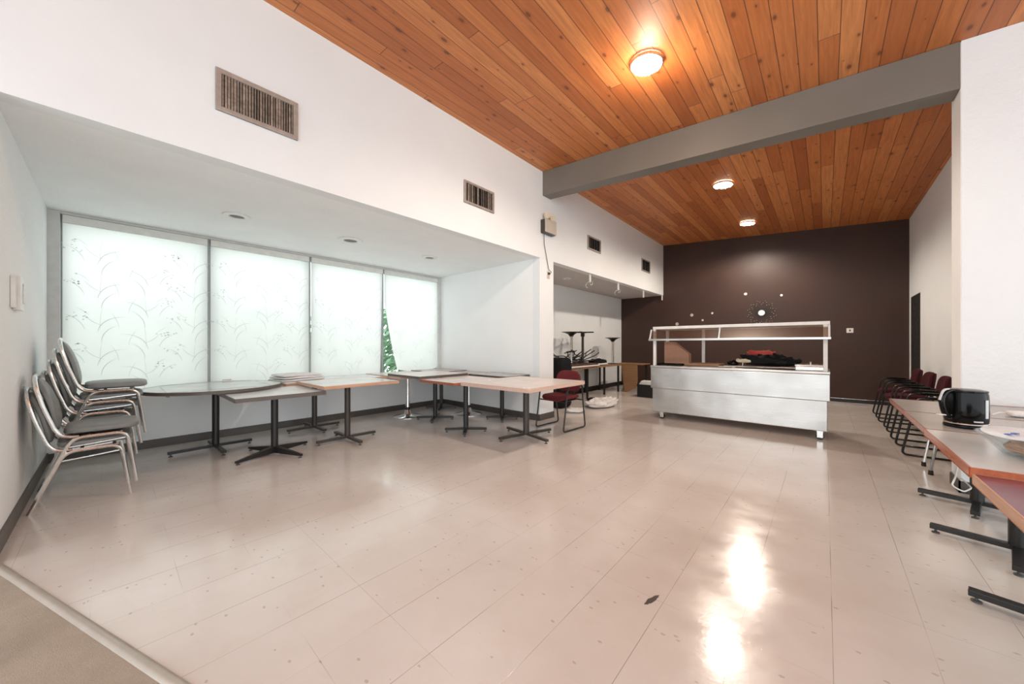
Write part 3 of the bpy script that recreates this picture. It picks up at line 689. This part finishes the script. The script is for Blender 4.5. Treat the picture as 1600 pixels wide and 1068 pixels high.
# table tops stacked under them
b = MB(); b.box(-.30, -.72, 0, .30, .72, .028); tag(b.build('loose_tabletop', 'plastic_white', loc=(-4.38, 7.1, TZ+.002)), 'loose white board lying lowest under the upturned table bases', 'board')
b = MB(); b.box(-.28, -.60, 0, .28, .62, .03); tag(b.build('loose_tabletop', 'wood_dark', loc=(-4.40, 7.2, TZ+.0345)), 'loose dark tabletop resting on the white board', 'board')
# detached chair frames: bent black tubes
rnd = random.Random(11)
fl_ = ['tangled black metal chair frame lying on the dark tabletop, left part', 'tangled black metal chair frame behind the upturned columns', 'tangled black metal chair frame leaning out at the right of the pile', 'low black metal chair frame across the middle of the pile', 'small black metal frame between the two upturned columns']
for k in range(5):
    y = [6.75, 7.3, 7.75, 7.55, 7.30][k]; b = MB()
    for j in range(3):
        o_ = Vector((rnd.uniform(-.1, .1), rnd.uniform(-.15, .15), 0))
        pts = [o_+Vector((0, -.35, .02)), o_+Vector((rnd.uniform(-.12, .12), -.12, rnd.uniform(.03, .12))), o_+Vector((rnd.uniform(-.12, .12), .14, rnd.uniform(.08, .28))), o_+Vector((rnd.uniform(-.1, .1), .32, rnd.uniform(.15, .38)))]
        if k in (0, 4): pts = [Vector((p.x, -p.y, p.z+.05*j)) for p in pts]
        b.tube(fillet(pts, .06), .012, 7)
    b.bar((-.12, -.3, .012), (.1, .28, .05), .12, .02)
    o = b.build('chair_frame', 'black', smooth=True, loc=(-4.52+.02*k, y, TZ+.068)); tag(o, fl_[k], 'chair frame', 'tangled frames in the rear alcove')
heap('black_cloth', 'blackfabric', (-4.40, 8.35, TZ+.001), (.34, .62, .11), 'black cloth bundle on the brown table right of the chair frames', 'cloth', 6, .4)
heap('crumpled_papers', 'paper', (-4.22, 8.22, TZ+.001), (.16, .5, .03), 'crumpled white papers along the edge of the brown table', 'paper', 2, .4)
# black chair/cabinet at the left end
b = MB(); b.pad((0, 0, .50), (.46, .45, 1.0), .4, .25, 28, 16); tag(b.build('covered_stack', 'blackfabric', smooth=True, loc=(-4.06, 6.0, 0)), 'black-covered furniture stack in the rear alcove just past the pier', 'covered furniture')
# leaning brown board and pale leg
t = thing('plywood_table', 'small plywood side table with a curved panel front, right of the brown table', 'table', (-3.92, 9.35, 0), R(0))
b = MB(); b.box(-.36, -.25, .735, .38, .3, .76); b.build('tabletop', 'wood_brown', t, bevel=.003)
b = MB(); b.prism([(-.20, -.23, .734), (.24, -.23, .734), (.24, -.23, .30), (.20, -.23, .12), (-.06, -.23, 0), (-.12, -.23, 0)], (0, .02, 0)); b.build('front_panel', 'wood_brown', t)
b = MB(); b.box(-.34, .2, 0, -.30, .25, .734); b.box(.28, .2, 0, .32, .25, .734); b.build('back_leg', 'black', t)
b = MB(); b.box(0, 0, 0, .5, .45, .30); tag(b.build('storage_crate', 'cabinet_black', loc=(-3.42, 8.45, 0), bevel=.01), 'black crate on the floor left of the serving counter', 'crate')
for k in range(3):
    b = MB(); b.box(-.17, -.12, 0, .17, .12, .028); o = b.build('paper_stack', 'paper', loc=(-3.20+.015*k, 8.60, .302+.0285*k)); o.rotation_euler = (0, 0, .1*k-.1)
    tag(o, ['bottom', 'middle', 'top'][k]+' white paper bundle on the black crate', 'paper', 'paper bundles on the crate')
heap('white_sheet', 'cloth_white', (-3.44, 6.68, 0.001), (.46, .85, .12), 'crumpled white sheet dropped on the floor beyond the maroon chair', 'cloth', 4, .38, e=.7, ez=.6, fine=1.0)
heap('white_rag', 'cloth_white', (-3.52, 5.75, 0.001), (.32, .34, .05), 'flat white rag on the floor behind the maroon chair', 'cloth', 7, .5)
heap('black_rag', 'blackfabric', (-3.95, 7.30, 0.001), (.25, .45, .04), 'black rag on the floor under the brown table', 'cloth', 12, .4)

# ------------------------------------------------------------------ vents
def vent(y0, y1, z0, z1, n, label, fw, doors=None):
    t = thing('wall_vent', label, 'vent', (XF+.001, (y0+y1)/2, (z0+z1)/2), group='air vents on the upper left wall')
    a, c = (y1-y0)/2, (z1-z0)/2
    b = MB(); b.box(0, -a, -c, .003, a, c); b.build('back_plate', 'void', t)
    b = MB(); b.box(.003, -a, -c, .018, -a+fw, c); b.box(.003, a-fw, -c, .018, a, c); b.box(.003, -a+fw, -c, .018, a-fw, -c+fw); b.box(.003, -a+fw, c-fw, .018, a-fw, c); b.build('frame', 'vent', t, bevel=.002)
    rnd = random.Random(n)
    for k in range(n):
        y = -a+fw+(k+.5)*(2*(a-fw))/n; sp = (2*(a-fw))/n
        if doors and k in doors: continue
        q = MB(); an = rnd.uniform(.05, .7); q.bar((.011, y, -c+fw), (.011, y, c-fw), sp*.80, .0015, (math.cos(an), math.sin(an), 0)); q.build('slat', 'slat', t)
vent(.531, 1.10, 3.075, 3.402, 26, 'large beige slatted vent high on the left wall, nearest the camera', .035)
vent(3.045, 3.60, 3.12, 3.413, 15, 'second slatted vent along the left wall, before the beam', .028, doors=(5, 7))
vent(6.255, 6.80, 3.165, 3.44, 5, 'small vent on the left wall just past the beam, one slot open', .03, doors=(1,))
vent(9.02, 9.59, 3.175, 3.49, 5, 'farthest small vent on the left wall near the brown wall', .03, doors=(2,))

# emergency light, cord, outlet
t = thing('emergency_light', 'beige emergency light box with two lamps below the end of the beam', 'emergency light', (XF+.001, 4.87, 3.23))
b = MB(); b.box(0, -.15, -.11, .11, .15, .11); b.build('housing', 'beige_plastic', t, bevel=.006)
b = MB(); b.box(.0, -.155, -.115, .085, .155, .10); b.build('back_box', 'brownblack', t)
for y in (-.07, .09):
    b = MB(); b.tube([(.05, y, .112), (.05, y, .15)], .012, 8); o = b.build('lamp_neck', 'beige_plastic', t)
    b = MB(); b.tube([(.02, y, .175), (.05, y, .175), (.09, y-.02, .17)], [.03, .05, .055], 16); b.build('lamp_head', 'cream', o, smooth=True)
b = MB(); b.tube(fillet([(.03, -.10, -.12), (.011, -.07, -.28), (.011, .06, -.70), (.04, .095, -.73), (.04, .08, -.755)], .03), .005, 6); b.build('power_cord', 'black', t, smooth=True)
t = thing('wall_outlet', 'beige socket plate on the pier under the emergency light', 'outlet', (XF+.001, 4.93, 2.44)); b = MB(); b.box(0, -.035, -.06, .006, .035, .06); b.build('cover_plate', 'beige_plastic', t, bevel=.002)
b = MB(); b.box(.006, -.015, .01, .03, .02, .045); b.build('plug', 'black', t)
t = thing('wall_outlet', 'small pale double socket plate on the dark brown end wall', 'outlet', (.408, YB-.001, 1.571)); b = MB(); b.box(-.055, -.006, -.05, .055, 0, .05); b.build('cover_plate', 'plastic_white', t, bevel=.002)
b = MB(); b.box(-.012, -.009, -.02, .012, -.006, .02); b.build('switch_rocker', 'brownblack', t)
t = thing('wall_thermostat', 'white intercom-like control box on the far left textured wall', 'thermostat', (-4.22, YA0+.001, 1.615)); b = MB(); b.box(-.12, 0, -.12, .03, .035, .12); b.build('housing', 'plastic_white', t, bevel=.004)
b = MB(); b.box(.035, 0, -.11, .11, .02, .11); b.build('side_cover', 'plastic_white', t, bevel=.004); b = MB(); b.box(-.085, .035, -.07, -.05, .039, .07); b.build('grille_slot', 'gauge', t)

# hanging hooks in front of the rear alcove
hk = ['nearest white hanging rod with wire hook under the left wall edge', 'middle white hanging rod with wire hook under the left wall edge', 'farthest white hanging rod near the brown wall']
for k, (y, L) in enumerate(((6.47, .16), (7.79, .17), (9.31, .19))):
    t = thing('hanging_rod', hk[k], 'hanging rod', (XF-.06, y, HA), group='hanging rods with hooks')
    b = MB(); b.box(-.012, -.02, -L, .012, .02, 0); b.build('rod', 'white_trim', t)
    if k < 2:
        b = MB(); b.tube(fillet([(0, 0, -L), (-.02, .05, -L-.06), (-.02, .15, -L-.02), (-.02, .14, -L+.04)], .03), .005, 6); b.tube(fillet([(0, 0, -L), (-.02, -.08, -L-.02), (-.04, -.12, -L-.10), (-.04, -.02, -L-.12)], .03), .005, 6); b.build('wire_hook', 'gauge', t, smooth=True)
b = MB(); b.box(XF-.03, 10.60, 2.56, XF-.01, 10.655, 2.699); tag(b.build('corner_bracket', 'white_trim'), 'white bracket hanging at the far lower corner of the left wall', 'bracket')

# ------------------------------------------------------------------ ceiling lights
cl = ['lit crystal ceiling light nearest the camera, in front of the beam', 'lit crystal ceiling light just behind the beam', 'farthest lit crystal ceiling light, near the brown wall']
for k, (y, P) in enumerate(((3.42, 22), (6.85, 24), (9.37, 44))):
    x = -1.29; z = zc(x)
    t = thing('crystal_ceiling_light', cl[k], 'ceiling light', (x, y, z-.004), group='round crystal ceiling lights', rot=(0, math.atan(.0727), 0))
    b = MB(); b.lathe((0, 0, 0), [(.145, -.004), (.15, -.008), (.15, -.028), (.142, -.032), (.135, -.02), (.135, -.004)], 40, cap=False); b.build('rim', 'chrome', t, smooth=True)
    b = MB(); rnd = random.Random(k)
    for r_, nn in ((.03, 6), (.065, 12), (.10, 18), (.13, 26)):
        for q in range(nn):
            a = 2*math.pi*(q+.3*rnd.random())/nn; cx, cy = r_*math.cos(a), r_*math.sin(a); s = .0125; zz = -.028-.012*rnd.random()
            top = b.bm.verts.new((cx, cy, zz-s)); bot = b.bm.verts.new((cx, cy, zz+s)); rg = [b.bm.verts.new((cx+s*math.cos(j*math.pi/3+a), cy+s*math.sin(j*math.pi/3+a), zz)) for j in range(6)]
            for j in range(6): b.face([top, rg[j], rg[(j+1) % 6]]); b.face([bot, rg[(j+1) % 6], rg[j]])
    b.build('crystals', 'crystal', t)
    b = MB(); b.lathe((0, 0, 0), [(.13, -.008), (.11, -.012), (.02, -.013)], 32); b.build('lamp_core', 'bulb', t)
    if k == 0:
        gd = bpy.data.lights.new('lamp_glow', 'POINT'); gd.energy = 14; gd.color = (1., .78, .58); gd.shadow_soft_size = .08; go = bpy.data.objects.new('lamp_glow', gd); C.objects.link(go); go.parent = t; go.location = (0, 0, -.22)
    ld = bpy.data.lights.new('lamp_light', 'SPOT'); ld.energy = P*3; ld.color = (1., .87, .74); ld.shadow_soft_size = .07; ld.spot_size = R(165); ld.spot_blend = .5
    lo = bpy.data.objects.new('lamp_light', ld); C.objects.link(lo); lo.parent = t; lo.location = (0, 0, -.16)
dl = ['unlit recessed downlight nearest the camera in the alcove ceiling', 'larger unlit recessed downlight in the middle of the alcove ceiling', 'small unlit recessed downlight at the far end of the alcove ceiling', 'tiny recessed downlight in the rear alcove ceiling']
for k, (x, y, r) in enumerate(((-4.95, .93, .095), (-4.92, 2.19, .12), (-4.90, 3.48, .095), (-4.2, 6.56, .07))):
    t = thing('recessed_downlight', dl[k], 'downlight', (x, y, HA), group='recessed downlights')
    b = MB(); b.lathe((0, 0, 0), [(r*1.35, -.001), (r*1.3, -.010), (r*.8, -.014), (r*.72, -.004), (r*.72, -.001)], 32, cap=False); b.build('trim_ring', 'white_trim', t, smooth=True)
    b = MB(); b.lathe((0, 0, 0), [(r*.72, -.0015), (r*.4, -.003)], 28); b.build('dark_baffle', mat('dark_lamp_well', (.10, .10, .10), .5) if k == 0 else bpy.data.materials['dark_lamp_well'], t)

# ------------------------------------------------------------------ sunburst mirror and round mirrors
t = thing('sunburst_mirror', 'sunburst wall mirror with radiating studded rods on the brown wall', 'mirror', (-1.176, YB-.001, 2.05))
b = MB(); 
def disc(b, c, r, d, n=24):
    b.tube([(c[0], c[1], c[2]), (c[0], c[1]-d, c[2])], r, n)
disc(b, (0, 0, 0), .085, .02); b.build('mirror_frame', 'black', t)
b = MB(); disc(b, (0, -.02, 0), .068, .004); b.build('mirror_disc', mat('bright_mirror_glass', (.72, .76, .76), .25, .3), t)
b = MB(); st = []; rnd = random.Random(5)
for k in range(48):
    a = 2*math.pi*k/48; r = (.21, .27, .30, .245)[k % 4]; st.append((a, r))
    b.bar((.07*math.cos(a), -.012, .07*math.sin(a)), (r*math.cos(a), -.012, r*math.sin(a)), .003, .003, (0, 1, 0))
b.build('rods', 'black', t)
for a, r in st:
    b = MB(); b.lathe((r*math.cos(a), -.012, r*math.sin(a)), [(.001, -.010), (.008, -.006), (.010, 0), (.008, .006), (.001, .010)], 8); b.build('stud', 'orb', t, smooth=True)
ml = ['round mirror dot upper left of the sunburst mirror', 'small round mirror dot upper right of the sunburst mirror', 'grey round mirror dot second from left above the counter', 'small bright mirror dot right of the left cluster', 'small lower mirror dot in the middle of the left cluster', 'leftmost round mirror dot just above the counter guard']
for k, (x, z, r) in enumerate(((-1.511, 2.551, .036), (-.784, 2.451, .026), (-2.769, 2.085, .042), (-2.263, 2.108, .027), (-2.496, 1.93, .027), (-3.155, 1.852, .045))):
    t = thing('round_mirror', ml[k], 'mirror', (x, YB-.001, z), group='small round mirrors on the brown wall'); b = MB(); disc(b, (0, 0, 0), r, .006, 20); b.build('mirror_disc', 'orb', t)

# ------------------------------------------------------------------ things on alcove tables
t = thing('folded_linens', 'folded white linens stacked by the sill on the wood-edged table', 'linens', (-5.80, 1.80, .7435), R(8))
for k, (z, hx, hy) in enumerate(((0, .22, .30), (.032, .21, .29), (.064, .20, .27))):
    def fl2(p, k=k): p.z += .012*math.sin(p.y*9+k)*(p.z > 0)*.6; return p
    b = MB(); b.pad((0, 0, z+.0155), (hx*2, hy*2, .030), .10, .3, 36, 8, fl2); b.build('folded_cloth', 'cloth_white', t, smooth=True)
t = thing('napkin_holder', 'small white dispenser at the far edge of the round grey table', 'dispenser', (-5.98, 1.02, .767)); b = MB(); b.box(-.03, -.05, 0, .03, .05, .018); b.build('base_plate', 'white_trim', t); b = MB(); b.box(-.015, -.045, .018, .015, .045, .03); b.build('top_plate', 'gauge', t)

# ------------------------------------------------------------------ kettle
t = thing('electric_kettle', 'glossy black electric kettle standing on the grey right-hand table', 'kettle', (.63, 3.38, .7635), math.atan2(-sl, -1))
t.rotation_euler = (0, 0, math.atan2(-.66, -.75))
b = MB(); b.lathe((0, 0, 0), [(.088, 0), (.090, .006), (.088, .014), (.082, .018)], 40); b.build('power_base', 'plastic_black', t, smooth=True)
b = MB(); b.lathe((0, 0, 0), [(.080, .019), (.0865, .021), (.087, .027), (.084, .030)], 40); b.build('chrome_band', 'chrome', t, smooth=True)
b = MB(); b.lathe((0, 0, 0), [(.084, .030), (.087, .045), (.088, .10), (.087, .16), (.085, .195), (.082, .208)], 48)
b.pad((-.08, 0, .185), (.06, .06, .05), .8, .8, 16, 10); b.build('body', 'plastic_black', t, smooth=True)
b = MB(); b.lathe((0, 0, 0), [(.082, .208), (.085, .211), (.083, .219), (.055, .226), (.0, .228)], 40); b.build('lid', 'plastic_black', t, smooth=True)
b = MB(); b.tube(fillet([(.055, 0, .214), (.13, 0, .212), (.148, 0, .15), (.13, 0, .075), (.090, 0, .055)], .05), [.017]*3+[.016]*40, 12) if False else b.tube(fillet([(.05, 0, .214), (.125, 0, .212), (.146, 0, .15), (.125, 0, .075), (.082, 0, .055)], .05), .0135, 12)
b.build('handle', 'plastic_black', t, smooth=True)
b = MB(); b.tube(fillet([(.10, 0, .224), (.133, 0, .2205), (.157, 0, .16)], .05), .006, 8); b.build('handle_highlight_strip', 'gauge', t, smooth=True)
# gauge and switch on the face turned to the camera's right
def facebox(b, ang, z0, z1, w_, r=.0875, d=.003):
    n = 5; rows = []
    for i in range(n+1):
        a = ang+(i/n-.5)*w_/r
        rows.append([b.bm.verts.new((rr*math.cos(a), rr*math.sin(a), z)) for rr, z in ((r, z0), (r+d, z0), (r+d, z1), (r, z1))])
    for A, B in zip(rows, rows[1:]):
        for k in range(4): b.face([A[k], A[(k+1) % 4], B[(k+1) % 4], B[k]])
    b.face(rows[0]); b.face(rows[-1][::-1])
b = MB(); facebox(b, R(96), .065, .17, .018); b.build('water_gauge', 'gauge', t)
b = MB(); facebox(b, R(70), .040, .048, .040, .0875, .002); b.build('name_plate', 'gauge', t)
b = MB(); b.bar((.095, .0, .07), (.165, .0, .075), .02, .006); b.build('power_switch', 'plastic_white', t)
b = MB(); b.tube(fillet([(.72, 3.40, .768), (.82, 3.42, .768), (1.0, 3.50, .768), (1.12, 3.80, .768)], .08), .004, 6); tag(b.build('kettle_cord', 'plastic_black', smooth=True), 'black kettle cord trailing right across the grey table', 'cord')

# power adapter + white cable
t = thing('power_adapter', 'white plastic adapter with short tail at the right edge of the far grey table', 'adapter', (.99, 4.10, .7625), R(10))
b = MB(); b.pad((.05, 0, .018), (.20, .09, .036), .3, .5, 24, 10); b.build('housing', 'plastic_white', t, smooth=True)
b = MB(); b.tube(fillet([(-.05, 0, .02), (-.08, .0, .022), (-.125, -.02, .005)], .02), .005, 6); b.build('cable_tail', 'plastic_white', t, smooth=True)
b = MB(); b.tube(fillet([(.84, 4.72, .40), (.80, 4.50, .31), (.72, 4.12, .275), (.685, 4.02, .235), (.74, 4.02, .205), (.80, 4.14, .21), (.84, 4.6, .16), (.84, 4.745, .14)], .06), .005, 8); tag(b.build('extension_cable', 'plastic_white', smooth=True), 'white cable looping below the right-hand tabletops', 'cable')

# glass bowl with papers
bx, by, bz = .71, 2.58, .7795
b = MB(); b.lathe((bx, by, bz), [(.125, 0), (.130, .002), (.165, .045), (.200, .082), (.204, .085), (.198, .086), (.160, .048), (.122, .006), (.0, .005)], 48, cap=False)
tag(b.build('glass_bowl', 'bowl_glass', smooth=True), 'large clear glass bowl full of wrappers on the orange-edged table', 'bowl')
hp = heap('peach_napkin', 'peach', (bx-.045, by-.035, bz+.012), (.17, .17, .045), 'crumpled peach napkin inside the glass bowl', 'napkin', 21, .3)
b = MB(); n = 40
vs = [b.bm.verts.new((.188*math.cos(2*math.pi*k/n), .188*math.sin(2*math.pi*k/n), .004*math.sin(3*2*math.pi*k/n))) for k in range(n)]; c_ = b.bm.verts.new((0, 0, -.012))
for k in range(n): b.face([vs[k], vs[(k+1) % n], c_])
o = b.build('paper_plate', 'plate', smooth=True, loc=(bx+.004, by+.004, bz+.090)); o.rotation_euler = (R(1), R(-1), 0)
s_ = o.modifiers.new('solid', 'SOLIDIFY'); s_.thickness = .002
tag(o, 'white paper plate with blue marks lying in the glass bowl', 'plate')
for (dx_, dy_) in ((-.125, -.035), (-.10, -.0)):
    q = MB(); q.prism([(dx_-.012, dy_-.004, .0), (dx_, dy_-.012, .0), (dx_+.013, dy_+.002, .0), (dx_+.001, dy_+.010, .0)], (0, 0, .003)); q.build('blue_mark', 'blue', o)

# floor damage mark: a torn chip in the vinyl
b = MB(); rnd = random.Random(2)
pts = [(math.cos(a)*(.055+rnd.uniform(-.008, .008)), math.sin(a)*(.011+rnd.uniform(-.003, .003)), 0) for a in [2*math.pi*k/26 for k in range(26)]]
b.prism(pts, (0, 0, .0012)); o = b.build('floor_chip', 'brownblack', loc=(-.638, 1.755, .0002)); o.rotation_euler = (0, 0, R(75)); tag(o, 'small dark torn chip in the beige floor tiles', 'floor damage')
